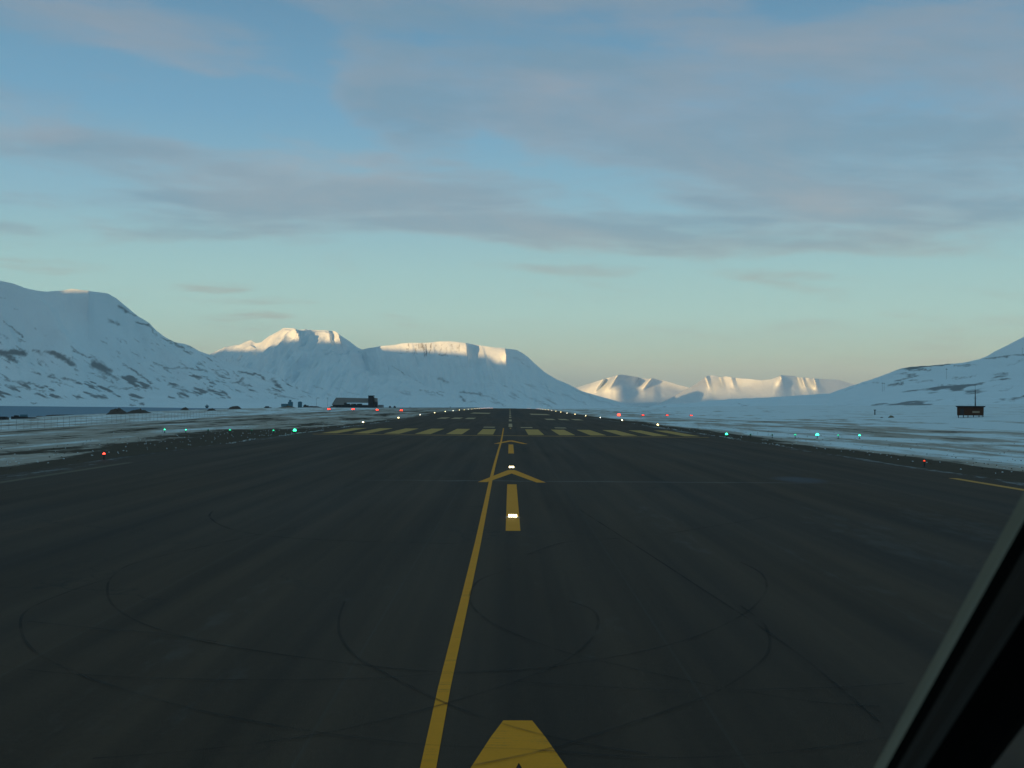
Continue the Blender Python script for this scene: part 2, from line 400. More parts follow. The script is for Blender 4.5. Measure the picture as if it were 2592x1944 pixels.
# runway sheet
YL = sorted(set(list(RY[1:-2])+list(np.arange(-120, 400, 10.))+list(np.arange(400, 1000, 30.))+list(np.arange(1000, 2000, 60.))+[-120.]))
YL = np.array([y for y in YL if -121 <= y <= 1900])
XL = np.array([-23.6, -22.0, -12, -4, 0, 4, 12, 22.0, 23.6])
GX, GY = np.meshgrid(XL, YL)
GXw = GX.copy()
wob = (fbm(YL*.05, YL*0, 3, 3)-.5)
GXw[:, 0] -= .6+wob*1.6; GXw[:, -1] += .6+(fbm(YL*.05, YL*0+9, 3, 4)-.5)*1.6
runway = grid_mesh('runway', GXw, GY, rz(GXw, GY)+.0, m_asph, smooth=False)
tag(runway, kind='structure')
def lay(pts_rows, name, m, lift=.004, parent=runway):
    """strip of quads laid on the runway; rows of (left, right) points"""
    v = []; f = []
    for a, b_ in pts_rows:
        for q in (a, b_):
            L = lift + (0 if q[1] < 150 else .012 if q[1] < 400 else .03)
            v.append((q[0], q[1], float(rz(q[0], q[1]))+L))
    for i in range(len(pts_rows)-1): f.append((2*i, 2*i+1, 2*i+3, 2*i+2))
    return link_mesh(name, v, f, m, parent)
def rect(x0, x1, y0, y1, name, m, lift=.004):
    ys = sorted(set([y0, y1]+[float(y) for y in YL if y0 < y < y1]))
    return lay([((x0, y), (x1, y)) for y in ys], name, m, lift)
# threshold: line and twelve stripes
rect(-22.2, 22.2, 128.0, 129.1, 'threshold_line', m_yel2)
for k in range(6):
    x = 2.05+k*3.62
    for s in (-1, 1):
        a, b_ = sorted((s*x, s*(x+1.85)))
        rect(a, b_, 133.0, 161.5, 'threshold_stripe', m_yel3)
# designator strokes beyond the stripes, as far as they can be read
for (x0, x1, y0, y1) in [(-5.0, -2.9, 172, 178), (1.9, 4.1, 172, 178), (8.2, 10.3, 171, 177)]:
    rect(x0*.82, x1*.82, y0, y1, 'designator_stroke', m_white)
# dashes of the displaced part, arrowheads
def arrowhead(y0, tip, notch, name='arrowhead'):
    v = [(-1.53, y0), (-1.12, y0), (0, notch), (0.0, tip), (-.16, tip), (-.285, tip-.62), (1.12, y0), (1.53, y0), (.285, tip-.62), (.16, tip)]
    P = [(x, y, float(rz(x, y))+.004) for x, y in v]
    return link_mesh(name, P, [(0, 1, 2, 3, 4, 5), (2, 6, 7, 8, 9, 3)], m_yel, runway)
for y0, tip, notch in [(51.6, 61.2, 58.2), (102.0, 111.6, 108.6), (4.9, 12.75, 11.25)]:
    arrowhead(y0, tip, notch)
rect(-.205, .205, 31.8, 50.3, 'centreline_dash', m_yel)
rect(-.205, .205, 82.0, 100.5, 'centreline_dash', m_yel)
rect(-.1, .1, 164, 172, 'centreline_dash', m_yel2)
y = 178.0
while y < 1500:
    rect(-.3, .3, y, y+30, 'centreline_dash', m_white if y < 700 else m_yel2); y += 60
# yellow taxi line
tl = [(1084, 1944), (1125, 1740), (1181, 1500), (1209.5, 1375), (1243, 1213), (1251, 1180), (1262, 1140), (1268, 1120), (1271, 1105), (1274.6, 1084)]
tp = [flat(*q) for q in tl]
first = tp[0]; tp = [Vector((first.x-.02, y, 0)) for y in (-40, 0, 6)]+tp
def catmull(P, n=8):
    out = []
    for i in range(len(P)-1):
        a = P[max(i-1, 0)]; b_ = P[i]; c_ = P[i+1]; d_ = P[min(i+2, len(P)-1)]
        for k in range(n):
            t_ = k/n
            out.append(.5*((2*b_)+(c_-a)*t_+(2*a-5*b_+4*c_-d_)*t_*t_+(3*b_-a-3*c_+d_)*t_**3))
    out.append(P[-1]); return out
def ribbon(P, wd, name, m, lift):
    rows = []
    for i, q in enumerate(P):
        d = (P[min(i+1, len(P)-1)]-P[max(i-1, 0)]); d.z = 0; d.normalize(); n = Vector((-d.y, d.x, 0))*wd/2
        rows.append(((q.x+n.x, q.y+n.y), (q.x-n.x, q.y-n.y)))
    return lay(rows, name, m, lift)
ribbon(tp, .155, 'taxi_line', m_yel, .008)
# painted runway edges
for s in (-1, 1):
    rect(min(s*21.7, s*22.15), max(s*21.7, s*22.15), -100, 66.0 if s < 0 else 57.0, 'edge_line', m_edge if s < 0 else m_yel2)
# touchdown zone bars and the aiming point
for s in (-1, 1):
    for k in range(3): a, b_ = sorted((s*(8.6+k*3.3), s*(10.7+k*3.3))); rect(a, b_, 268, 291, 'touchdown_bar', m_white)
    a, b_ = sorted((s*7.6, s*14.4)); rect(a, b_, 408, 455, 'aiming_point_bar', m_white)
# tyre marks left by turning aircraft
DS = 1.1718
marks = [[(640, 1140), (470, 1175), (300, 1215), (245, 1245), (232, 1275), (245, 1310), (300, 1345), (400, 1378), (480, 1395), (640, 1420), (800, 1440), (980, 1454), (1150, 1446), (1300, 1425), (1430, 1398), (1540, 1362), (1620, 1318), (1655, 1275), (1645, 1240), (1600, 1215)],
         [(1106, 1230), (1040, 1252), (1017, 1280), (1020, 1310), (1060, 1345), (1130, 1378), (1220, 1410), (1330, 1437), (1500, 1475), (1650, 1502), (1780, 1520), (1900, 1527)],
         [(745, 1300), (733, 1335), (735, 1375), (770, 1420), (850, 1465), (960, 1520), (1100, 1570), (1250, 1607), (1400, 1630)],
         [(1230, 1300), (1280, 1320), (1292, 1350), (1270, 1390), (1210, 1435), (1106, 1477), (960, 1523), (800, 1565), (680, 1590), (520, 1613), (380, 1628), (200, 1642)],
         [(1600, 1310), (1650, 1350), (1663, 1395), (1640, 1435), (1560, 1490), (1450, 1535), (1300, 1585), (1180, 1622), (1080, 1645), (960, 1668)],
         [(240, 1250), (150, 1280), (60, 1320), (45, 1360), (70, 1405), (150, 1450), (260, 1490), (420, 1535), (640, 1578), (850, 1606), (1000, 1617), (1150, 1623), (1400, 1640), (1600, 1636), (1800, 1615), (1950, 1590)],
         [(-60, 1432), (60, 1450), (200, 1462), (400, 1470), (600, 1472), (800, 1468), (950, 1459), (1106, 1448)],
         [(460, 1105), (453, 1118), (480, 1138), (540, 1154), (640, 1165), (800, 1172), (980, 1176)],
         [(60, 1345), (200, 1360), (330, 1370), (470, 1390)],
         [(1140, 1200), (1230, 1172), (1400, 1160), (1560, 1135), (1660, 1118)],
         [(1120, 1477), (1300, 1488), (1500, 1495), (1800, 1489), (1950, 1480)]]
for i, mk in enumerate(marks):
    P_ = catmull([flat(x*DS, y*DS) for x, y in mk], 8)
    ribbon(P_, .045 if i not in (7, 9) else .07, 'tyre_mark', m_tyre, .012+.0015*i)
wide = catmull([flat(x*DS, y*DS) for x, y in [(1250, 1100), (1390, 1190), (1500, 1262), (1620, 1340), (1720, 1410), (1830, 1500), (1900, 1560)]], 4)
ribbon(wide, .045, 'tyre_mark', m_tyre, .0105)

# ground sheet
xs = np.concatenate([-np.geomspace(36000, 150, 60), np.arange(-146, -30, 3.), np.arange(-29, -23.9, 1.2), [-23.2, -21.5, 0, 21.5, 23.2], np.arange(24, 30, 1.2), np.arange(31, 147, 3.), np.geomspace(150, 36000, 60)])
ys = np.concatenate([-np.geomspace(36000, 150, 25), np.arange(-140, 20, 20.), np.arange(20, 260, 3.), np.arange(260, 700, 8.), np.geomspace(705, 40000, 90)])
X, Y = np.meshgrid(xs, ys)
Z = gz(X, Y)
Z = Z - .35*(np.abs(X) < 22)*(Y < 1905) - .02
far_ = np.hypot(X, Y) > 4500
Z = np.where(far_, np.minimum(Z, -13.5), Z)
# snow cover: bare gravel band beside the asphalt, drifts farther out
aX = np.abs(X)
snow = np.interp(aX, [20, 23.5, 26, 30, 38, 55, 80, 120, 300], [0.0, .02, .10, .30, .40, .48, .55, .95, 1.15])
bandL = 26.2+np.clip((Y-62)*.1, 0, 8.5)*sm(156, 146, Y)*(Y > 0)
left = np.interp(-X-bandL, [-3, 0, 1.6, 6, 34, 50, 62, 150, 370], [-.12, .06, .42, .50, .48, .50, .82, .74, .74])
left = np.where(Y > 150, np.interp(-X, [22, 25, 28, 45, 70, 90, 99, 200], [-.1, .15, .46, .48, .46, .5, .80, .74]), left)
right = np.interp(X, [21, 25.5, 27.5, 29.5, 34, 45, 58, 74, 110, 300], [-.12, -.02, .14, .64, .82, .74, .70, .95, 1.08, 1.12])
snow = np.where(X < 0, left, right)
ground = grid_mesh('ground', X, Y, Z, m_ground, {'snow': snow}); tag(ground, kind='structure')
sea = link_mesh('sea', [(-36000, -36000, -12), (-150, -36000, -12), (-150, 40000, -12), (-36000, 40000, -12)], [(0, 1, 2, 3)], m_sea); tag(sea, kind='structure')

def crumbs(name, m, n, fx, rng, size):
    rnd = np.random.RandomState(rng); mb = MB()
    for _ in range(n):
        x, y = fx(rnd); q = float(gz(x, y)) if abs(x) > 23.6 else float(rz(x, y))
        sx, sy, sz = size*rnd.uniform(.4, 1.6, 3); sz *= .5; a = rnd.uniform(0, 3.14); c_, s_ = math.cos(a), math.sin(a)
        vs = [(x+c_*u_*sx-s_*v_*sy, y+s_*u_*sx+c_*v_*sy, q-.03) for u_, v_ in ((1, 0), (.3, .9), (-.8, .6), (-.7, -.7), (.4, -.9))]
        vs += [(x+c_*u_*sx*.55-s_*v_*sy*.55, y+s_*u_*sx*.55+c_*v_*sy*.55, q+sz*rnd.uniform(.7, 1.2)) for u_, v_ in ((1, .1), (.2, .9), (-.9, .4), (-.6, -.8), (.5, -.8))]
        mb.add(vs, [(0, 1, 6, 5), (1, 2, 7, 6), (2, 3, 8, 7), (3, 4, 9, 8), (4, 0, 5, 9), (5, 6, 7, 8, 9)])
    return tag(mb.build(name, m), kind='stuff')
def yv(r): return 38+(r.random_sample()**1.6)*200
def near_edge(r):
    y = yv(r)
    while float(vn(y*.13, y*0+3, 5)) < .5: y = yv(r)
    y = y; s_ = -1 if r.rand() < .6 else 1; return s_*(24.0+abs(r.randn())*.35+.25*math.sin(y*.3)), y
def verge(r):
    y = yv(r); s_ = -1 if r.rand() < .55 else 1; return s_*(25.5+abs(r.randn())*9), y
m_crumb = mat('snow_lumps', (.50, .54, .56), .9, grain=(5, .2))[0]
m_stone = mat('gravel_stones', (.07, .055, .042), .95, grain=(5, .4))[0]
crumbs('snow_crumbs', m_crumb, 800, near_edge, 4, .05)
crumbs('loose_snow', m_crumb, 700, verge, 5, .055)
crumbs('loose_stones', m_stone, 700, verge, 6, .05)

# ------------------------------------------------------------------ mountains
def itp(tab, x): a = np.array(tab, float); return np.interp(x, a[:, 0], a[:, 1])
def seg_mask(px, py, segs):
    out = np.zeros_like(px)
    for (x0, y0, x1, y1, wd, s) in segs:
        dx_, dy_ = x1-x0, y1-y0; L2 = dx_*dx_+dy_*dy_+1e-6
        t_ = np.clip(((px-x0)*dx_+(py-y0)*dy_)/L2, 0, 1)
        d = np.hypot(px-x0-t_*dx_, (py-y0-t_*dy_)*1.25)
        out = np.maximum(out, s*np.clip(1.05-d/(wd*1.75), 0, 1)*.92)
    return out
def mountain(sil, rc, r0, zb, material, nr=110, step=2.6, power=1.5, steep=6., ck=8., g2a=.35, smw=60., shear=0., gully=(40, 300, 35), segs=(), rockf=None, back=2600, seed=1, drift=12., name='mountain', rocky=.0, spurs=None):
    pxs = np.arange(sil[0][0], sil[-1][0]+step, step)
    azs = np.array([px_az(x) for x in pxs])
    cy = itp(sil, pxs) + (fbm(pxs*.06, pxs*0, 4, seed+70)-.5)*1.6
    slope = np.array([pix_az_slope(x, y)[1] for x, y in zip(pxs, cy)])
    t_ = 1-(1-np.linspace(0, 1, nr)[:, None])**1.7
    Rc = itp(rc, pxs); Z1 = CAM.z + slope*Rc
    prof = .28*t_**power+.72*t_**steep
    PX = pxs[None, :] - shear*(1-prof)
    kk_ = max(3, int(smw/step)); pad = np.pad(Rc, kk_, mode='edge'); Rsm = np.convolve(pad, np.ones(2*kk_+1)/(2*kk_+1), 'valid')
    wf = sm(.45, .97, prof)
    Rt = Rsm[None, :]*(1-wf)+itp(rc, PX)*wf; R0 = itp(r0, pxs)[None, :]
    r = R0 + (Rt-R0)*t_
    z = zb + (Z1[None, :]-zb)*prof
    amp, wl, sk = gully
    scalepx = np.mean(Rc)/F
    uu = (pxs[None, :] - sk*(1-prof)*3)*scalepx/wl
    env = np.sin(np.pi*np.clip(prof, 0, 1))**.7 * np.clip((1-prof)*ck, 0, 1)
    rel = np.clip((Z1-zb)/600., .12, 1.2)[None, :]
    g1 = 1-np.abs(2*fbm(uu+0*t_, prof*1.3+0*uu, 3, seed)-1)*2
    g2 = 1-np.abs(2*fbm(uu*3.3, prof*3.0+0*uu, 3, seed+5)-1)*2
    z = z + env*rel*(amp*g1 + amp*g2a*g2) + env*rel*drift*(fbm(r/260., uu*2.0, 4, seed+9)-.5)*2
    if spurs is not None:               # named spurs: gentle left side, steep right side
        for (sx, hgt, wl_, wr_) in spurs:
            q = PX-sx
            z = z + hgt*env**.5*np.where(q < 0, np.clip(1+q/wl_, 0, 1), np.clip(1-q/wr_, 0, 1))
    nb = 14; tb = np.linspace(0, 1, nb+1)[1:, None]
    rb = Rc[None, :]+back*tb
    zbk = Z1[None, :] - (Z1[None, :]-zb)*tb**1.3*1.0 - 8*tb
    r = np.vstack([r, rb]); z = np.vstack([z, zbk])
    A = np.broadcast_to(azs[None, :], r.shape)
    X = CAM.x + r*np.sin(A); Y = r*np.cos(A)
    V = np.stack([X, Y, z], -1).reshape(-1, 3)
    ppx, ppy = project(V)
    wx = (fbm(ppx*.05, ppy*.07, 3, seed+31)-.5)*14+(fbm(ppx*.22, ppy*.3, 3, seed+33)-.5)*9; wy = (fbm(ppx*.06, ppy*.08, 3, seed+37)-.5)*9+(fbm(ppx*.25, ppy*.3, 3, seed+39)-.5)*6
    rk = seg_mask(ppx+wx, ppy+wy, segs) if len(segs) else np.zeros(len(V))
    # slanting streaks where wind strips the snow; on M3 also painted gully shade
    if rockf: rk = np.maximum(rk, rockf(ppx, ppy))
    return tag(grid_mesh(name, X, Y, z, material, {'rock': rk.reshape(X.shape)}), kind='structure')

M1sil = [(-500, 700), (-200, 690), (0, 711), (28, 717), (60, 729), (85, 735), (115, 738), (150, 736), (178, 731), (205, 734), (225, 737), (268, 742), (290, 754), (318, 777), (345, 799), (375, 817), (395, 838), (415, 853), (440, 866), (462, 870), (480, 875), (502, 889), (528, 898), (567, 914), (601, 927), (643, 936), (680, 942), (708, 955), (734, 975), (762, 990), (784, 999), (830, 1014), (880, 1029), (930, 1036)]
s1 = [(0, 893, 60, 893, 11, 1), (15, 900, 40, 912, 8, .9), (88, 886, 105, 893, 6, .8), (118, 888, 150, 896, 6, .9), (145, 898, 185, 922, 9, 1), (180, 920, 198, 940, 4, .7), (186, 888, 233, 906, 3.5, .75), (165, 902, 200, 912, 3, .6),
      (240, 920, 272, 938, 15, 1), (265, 940, 298, 962, 6, .8), (310, 922, 340, 938, 4, .6), (330, 930, 385, 972, 4.5, .85), (278, 812, 300, 820, 7, .8), (302, 775, 320, 790, 6, .8), (325, 790, 345, 800, 5, .7), (345, 815, 378, 826, 5, .8), (375, 825, 400, 850, 4, .7),
      (275, 842, 290, 856, 2.5, .6), (362, 860, 410, 885, 2.5, .55), (5, 810, 55, 852, 3.5, .75), (68, 815, 98, 838, 2.5, .6), (105, 843, 118, 851, 3, .6), (30, 776, 55, 792, 4, .65), (0, 842, 22, 858, 4, .65), (0, 752, 12, 756, 3, .5),
      (15, 962, 95, 975, 5, .7), (20, 978, 110, 990, 4, .7), (90, 972, 130, 996, 3, .5), (125, 955, 150, 960, 4, .6), (165, 957, 190, 967, 5, .8), (130, 965, 180, 976, 4, .6), (212, 967, 245, 980, 4, .7), (240, 985, 265, 990, 4, .6), (275, 980, 355, 984, 4, .7), (285, 1000, 310, 1010, 3, .6), (240, 1000, 262, 1006, 2.5, .5),
      (370, 980, 405, 985, 3.5, .65), (425, 975, 500, 1000, 4, .7), (400, 925, 450, 935, 3, .65), (450, 930, 520, 938, 3.5, .65), (330, 1008, 350, 1016, 3.5, .7), (360, 1022, 366, 1024, 5, .9), (330, 1024, 342, 1025, 4, .8), (80, 1019, 90, 1021, 3, .8), (196, 1011, 202, 1013, 3, .8), (0, 1013, 4, 1014, 3, .8),
      (432, 862, 483, 896, 4.5, .8), (500, 918, 514, 923, 3, .7), (500, 930, 525, 944, 4, .6), (545, 935, 556, 938, 3, .6), (601, 938, 645, 948, 5, .85), (645, 946, 670, 960, 5, .9), (665, 938, 690, 944, 3, .7), (694, 962, 706, 976, 8, .8), (590, 968, 612, 962, 6, .7), (612, 972, 626, 974, 5, .7), (596, 990, 614, 993, 3, .6), (675, 985, 720, 990, 3.5, .6), (680, 992, 750, 1008, 4, .6), (700, 1002, 760, 1012, 3, .55), (480, 995, 500, 1002, 3, .5), (450, 1015, 480, 1022, 3, .5), (540, 985, 560, 990, 2.5, .5)]
def streaks(lo, hi, sx=.03, sy=.11, sl=.35, amt=.62, seed=3, x0=-9e9, x1=9e9):
    def f(px, py):
        q = py - px*sl
        n = fbm(px*sx, q*sy, 5, seed); m_ = sm(lo, lo+25, py)*sm(hi, hi-12, py)*sm(x0, x0+40, px)*sm(x1, x1-40, px)
        return m_*np.clip((n-.56)*5, 0, 1)*amt
    return f
M1 = mountain(M1sil, [(-500, 5500), (0, 5200), (160, 5150), (200, 5090), (222, 5060), (236, 5240), (300, 5600), (520, 5200), (700, 4600), (930, 3900)],
              [(-500, 4300), (0, 4000), (300, 3500), (520, 3000), (720, 2800), (930, 3000)], -15, m_far, nr=170, step=2.4, power=1.7, gully=(46, 300, 50), segs=s1, rockf=lambda a, b_: np.maximum(streaks(930, 1016, amt=.95, seed=11)(a, b_), streaks(835, 1018, sx=.06, sy=.22, sl=.6, amt=.62, seed=15)(a, b_)), seed=3, back=2500, drift=16)
M2sil = [(430, 990), (480, 930), (528, 897), (550, 887), (567, 879), (590, 876), (603, 873), (620, 865), (633, 861), (645, 868), (660, 866), (680, 850), (700, 840), (714, 831), (720, 830), (746, 832), (750, 835), (765, 835), (770, 834), (830, 837), (836, 838), (845, 838), (856, 846), (880, 862), (905, 880), (918, 886), (935, 899), (960, 914), (988, 924), (1025, 945), (1075, 975), (1112, 988), (1158, 1003), (1230, 1015), (1300, 1024), (1400, 1034), (1450, 1038)]
s2 = [(480+.217*1180, 780+.217*790, 480+.217*1110, 780+.217*850, 2.5, .6), (480+.217*1250, 780+.217*920, 480+.217*1240, 780+.217*950, 5, .7), (480+.217*1440, 780+.217*910, 480+.217*1540, 780+.217*940, 3.5, .6), (480+.217*1700, 780+.217*930, 480+.217*1790, 780+.217*930, 3, .55), (480+.217*1930, 780+.217*910, 480+.217*1960, 780+.217*900, 4, .5),
      (480+.217*430, 780+.217*590, 480+.217*430, 780+.217*620, 3, .6), (480+.217*600, 780+.217*570, 480+.217*590, 780+.217*640, 3, .6), (480+.217*510, 780+.217*560, 480+.217*500, 780+.217*590, 3, .5),
      (988, 921, 1075, 976, 2.2, .7), (1102, 984, 1158, 1004, 4.5, .8), (1020, 996, 1035, 999, 4, .6), (955, 985, 970, 988, 3, .5), (1065, 988, 1100, 995, 4, .6), (1023, 986, 1032, 990, 3, .5), (1105, 995, 1118, 1000, 4, .8)]
M2 = mountain(M2sil, [(430, 13500), (528, 12400), (640, 11600), (714, 11000), (745, 10780), (751, 11230), (768, 11130), (800, 11120), (830, 10980), (835, 11080), (840, 11060), (856, 10880), (862, 11350), (918, 12500), (980, 11300), (1075, 10200), (1200, 9000), (1450, 7600)],
              [(430, 5600), (900, 4600), (1100, 4700), (1450, 5200)], -15, m_far, nr=150, step=2.2, power=1.55, shear=40, ck=16., g2a=.6, gully=(85, 330, -42), segs=s2, rockf=streaks(965, 1010, sl=.25, amt=.5, seed=21, x0=700), seed=14, drift=8)
M3sil = [(880, 905), (912, 885), (951, 878), (975, 875), (997, 873), (1016, 869), (1034, 868), (1060, 868), (1091, 867), (1110, 864), (1140, 864), (1162, 866), (1185, 869), (1205, 873), (1236, 878), (1260, 880), (1307, 886), (1322, 894), (1336, 904), (1354, 921), (1377, 941), (1410, 961), (1443, 975), (1469, 988), (1508, 1001), (1551, 1012), (1584, 1023), (1600, 1031), (1660, 1038)]
s3 = [(x_, 871, x_-3, 890+(x_-1030)*.1, 1.5, .75) for x_ in (1034, 1052, 1056, 1073, 1089, 1103, 1118, 1133, 1146, 1158)]+[(1010, 893, 1060, 895, 2.5, .6), (1120, 897, 1132, 899, 3, .7), (1088, 948, 1096, 953, 2.5, .6), (1112, 958, 1130, 966, 7, .65), (1172, 991, 1215, 998, 5, .75), (1215, 998, 1260, 1012, 3, .6), (1170, 1002, 1184, 1020, 5, .8), (1250, 1014, 1280, 1026, 4, .6), (1192, 1017, 1205, 1019, 3, .6), (1300, 905, 1322, 912, 5, .5), (1318, 918, 1340, 930, 3, .5), (1150, 901, 1215, 945, 2.2, .45), (1240, 965, 1262, 972, 2, .4),  # leading upright strokes are gully shade painted into the rock mask
      (1295, 980, 1330, 1000, 3, .55), (1330, 1000, 1375, 1028, 3, .6), (1355, 1010, 1395, 1030, 3, .6), (1380, 938, 1420, 962, 3, .5), (1360, 965, 1400, 985, 2.5, .5), (1420, 998, 1480, 1020, 3.5, .55), (1460, 990, 1540, 1020, 3, .55), (1440, 978, 1500, 1003, 2.5, .5), (1340, 980, 1350, 990, 2.5, .4), (1380, 1008, 1400, 1014, 2.5, .5), (1500, 1010, 1570, 1028, 3, .5)]
def m3rock_shade(px, py):
    return np.maximum(streaks(955, 1032, sx=.02, sy=.16, sl=.5, amt=.55, seed=33, x0=1100)(px, py), streaks(855, 912, sx=.24, sy=.02, sl=-.5, amt=.85, seed=41, x0=1010, x1=1215)(px, py))  # bare rock low down; upper streaks paint the shade of the cliff gullies
M3 = mountain(M3sil, [(880, 11800), (951, 11550), (1100, 11350), (1179, 11100), (1184, 11520), (1198, 11560), (1215, 11400), (1250, 11200), (1278, 11020), (1288, 11600), (1330, 12900), (1450, 13900), (1660, 14900)],
              [(880, 9800), (1180, 7000), (1280, 5200), (1660, 5600)], -15, m_far, nr=170, step=2.0, power=1.25, shear=12, ck=60., gully=(30, 130, 12), segs=s3, rockf=m3rock_shade, seed=37, drift=5)
M4sil = [(1400, 1040), (1458, 981), (1497, 969), (1527, 960), (1562, 950), (1573, 948), (1605, 953), (1631, 959), (1653, 958), (1683, 964), (1714, 973), (1740, 980), (1780, 1000), (1830, 1020), (1870, 1036)]
M4 = mountain(M4sil, [(1400, 29500), (1500, 27600), (1527, 27300), (1534, 27900), (1545, 27800), (1563, 27000), (1575, 27800), (1620, 30200), (1627, 30150), (1648, 29500), (1656, 30600), (1720, 31500), (1870, 33500)],
              [(1400, 25500), (1870, 29500)], -15, m_far, nr=70, step=2.2, power=1.1, shear=-50, smw=20., gully=(12, 1700, -20), seed=52, drift=5, back=5000)
M5sil = [(1640, 1040), (1662, 1024), (1705, 1004), (1748, 980), (1770, 965), (1790, 952), (1805, 950), (1824, 955), (1837, 953), (1857, 956), (1900, 960), (1926, 963), (1952, 960), (1978, 950), (2009, 951), (2022, 956), (2043, 956), (2056, 958), (2120, 961), (2180, 978), (2240, 1000), (2320, 1036)]
M5 = mountain(M5sil, [(1640, 27500), (1700, 25800), (1748, 23300), (1785, 20900), (1795, 21500), (1822, 21700), (1830, 20700), (1850, 20500), (1862, 20900), (1880, 20700), (1926, 20300), (1975, 19600), (1984, 20900), (2018, 22300), (2022, 22200), (2030, 21800), (2038, 22500), (2046, 22400), (2060, 21700), (2072, 22900), (2180, 26500), (2320, 27000)],
              [(1640, 25000), (1700, 23000), (1748, 20600), (1785, 18200), (1975, 17000), (2320, 22000)], -15, m_far, nr=80, step=2.0, power=1.1, shear=22, smw=20., gully=(12, 900, 20), seed=61, drift=5, back=5000)
H1sil = [(1520, 1040), (1600, 1032.5), (1640, 1030), (1662, 1026), (1700, 1023), (1760, 1020), (1800, 1014), (1850, 1010), (1900, 1008), (1950, 1006), (2020, 1001), (2100, 996), (2130, 985), (2160, 975), (2200, 962), (2225, 954), (2255, 942), (2282, 932), (2310, 928), (2350, 926), (2400, 921), (2435, 919), (2480, 909), (2510, 905), (2560, 898), (2592, 892), (2700, 870), (3000, 830)]
c6 = lambda x, y: (2112+.265*x, 820+.265*y)
def S6(x0, y0, x1, y1, wd, s): a = c6(x0, y0); b_ = c6(x1, y1); return (*a, *b_, wd, s)
s6 = [S6(720, 440, 900, 432, 3.5, .75), S6(860, 400, 1100, 395, 3, .5), S6(1150, 400, 1300, 385, 3.5, .7), S6(520, 590, 640, 560, 5, .8), S6(360, 560, 430, 560, 4, .6), S6(780, 555, 940, 535, 3, .65), S6(1430, 335, 1660, 305, 5, .8), S6(1660, 290, 1810, 300, 5, .75), S6(1650, 400, 1810, 340, 5, .5),
      S6(1000, 600, 1230, 580, 5.5, .65), S6(1120, 520, 1360, 490, 4, .6), S6(1530, 485, 1660, 470, 5, .7), S6(1530, 590, 1620, 580, 4, .5), S6(1580, 630, 1700, 610, 4, .5), S6(100, 640, 180, 610, 4, .5), S6(170, 585, 240, 575, 3, .5), S6(500, 510, 700, 500, 3, .4), S6(0, 775, 300, 765, 2.5, .5),
      (1475, 1032, 1640, 1031, 2.2, .85), (1665, 1034, 1722, 1036, 5, 1), (1690, 1041, 1700, 1044, 4, .8), (1710, 1034, 1800, 1034, 3, .8), (1770, 1039, 1785, 1040, 3, .9), (1822, 1034, 1835, 1034, 3, .8), (1640, 1036, 1670, 1034, 2.5, .6), (1870, 1026, 1895, 1026, 2, .7), (1920, 1043, 1965, 1045, 2, .7), (1968, 1057, 1988, 1058, 3, .9), (2033, 1057, 2068, 1058, 3, .8), (1850, 1022, 1900, 1021, 2, .5), (1990, 1066, 2110, 1062, 2, .6)]
def h6(px, py): return np.maximum(streaks(905, 1048, sx=.013, sy=.10, sl=-.10, amt=1.0, seed=71, x0=2130)(px, py), streaks(1024, 1050, sx=.02, sy=.16, sl=0, amt=.6, seed=77, x0=1600)(px, py))
H1 = mountain(H1sil, [(1520, 1700), (1700, 2100), (2100, 2300), (2300, 2200), (2592, 2500), (3000, 2800)], [(1520, 1150), (2000, 900), (2592, 700), (3000, 600)], -5, m_hill, nr=130, step=2.6, power=1.35, gully=(3.0, 160, -30), segs=s6, rockf=h6, seed=81, drift=3.5, back=900, name='hill')
H2sil = [(2380, 960), (2440, 925), (2495, 903), (2520, 889), (2545, 877), (2570, 864), (2592, 853), (2700, 800), (2900, 720), (3200, 700)]
H2 = mountain(H2sil, [(2380, 4500), (3200, 5200)], [(2380, 3200), (3200, 3400)], -5, m_far, nr=60, step=5, power=1.2, gully=(10, 700, 0), seed=91, drift=6, back=2000)

# unseen range added behind the aircraft, crest shaped to cast the valley shade
Hs = [(-22000, 600), (-9000, 820), (-6555, 817), (-5841, 765), (-5650, 795), (-5484, 830), (-5349, 838), (-5167, 861), (-4986, 838), (-4596, 822), (-4309, 793), (-3977, 766), (-3850, 700), (-3420, 690), (-3400, 581), (-3225, 581), (-3200, 680), (-2900, 640), (-2000, 600), (0, 600), (16000, 600)]
V_ = Vector((math.cos(SUN_AZ), -math.sin(SUN_AZ), 0))
ss = np.concatenate([np.arange(-22000, -6800, 400.), np.arange(-6800, -2800, 40.), np.arange(-2800, 16001, 400.)])
ww = np.linspace(-2600, 2600, 27)
S_, W_ = np.meshgrid(ss, ww)
D0 = 8000.
Hm = itp(Hs, ss)+D0*math.tan(SUN_EL)+(fbm(ss*.004, ss*0, 4, 3)-.5)*16
prof = 1-np.abs(W_)/2600.; Zb = -15+(Hm[None, :]+15)*prof**1.15 + (fbm(S_/600., W_/600., 4, 8)-.5)*120*prof*(1-prof)
Xb = U.x*(D0-W_)+V_.x*S_; Yb = U.y*(D0-W_)+V_.y*S_
tag(grid_mesh('mountain', Xb, Yb, Zb, m_far, {'rock': np.clip(fbm(S_/300., W_/200., 4, 12)-.2, 0, 1)*.8}), kind='structure')

terr = bvh_of([ground, H1]); terr_all = bvh_of([ground, H1, H2, M1, M2, M3])
def hit(px, py, tree=terr):
    d = pdir(px, py); h = tree.ray_cast(CAM, d, 60000)
    return h[0]
def gpoint(x, y): return Vector((x, y, float(gz(x, y))-.02))
def at_range(px, r):                    # ground point in a pixel column at a distance
    a = px_az(px); x, y = CAM.x+r*math.sin(a), r*math.cos(a); return gpoint(x, y)

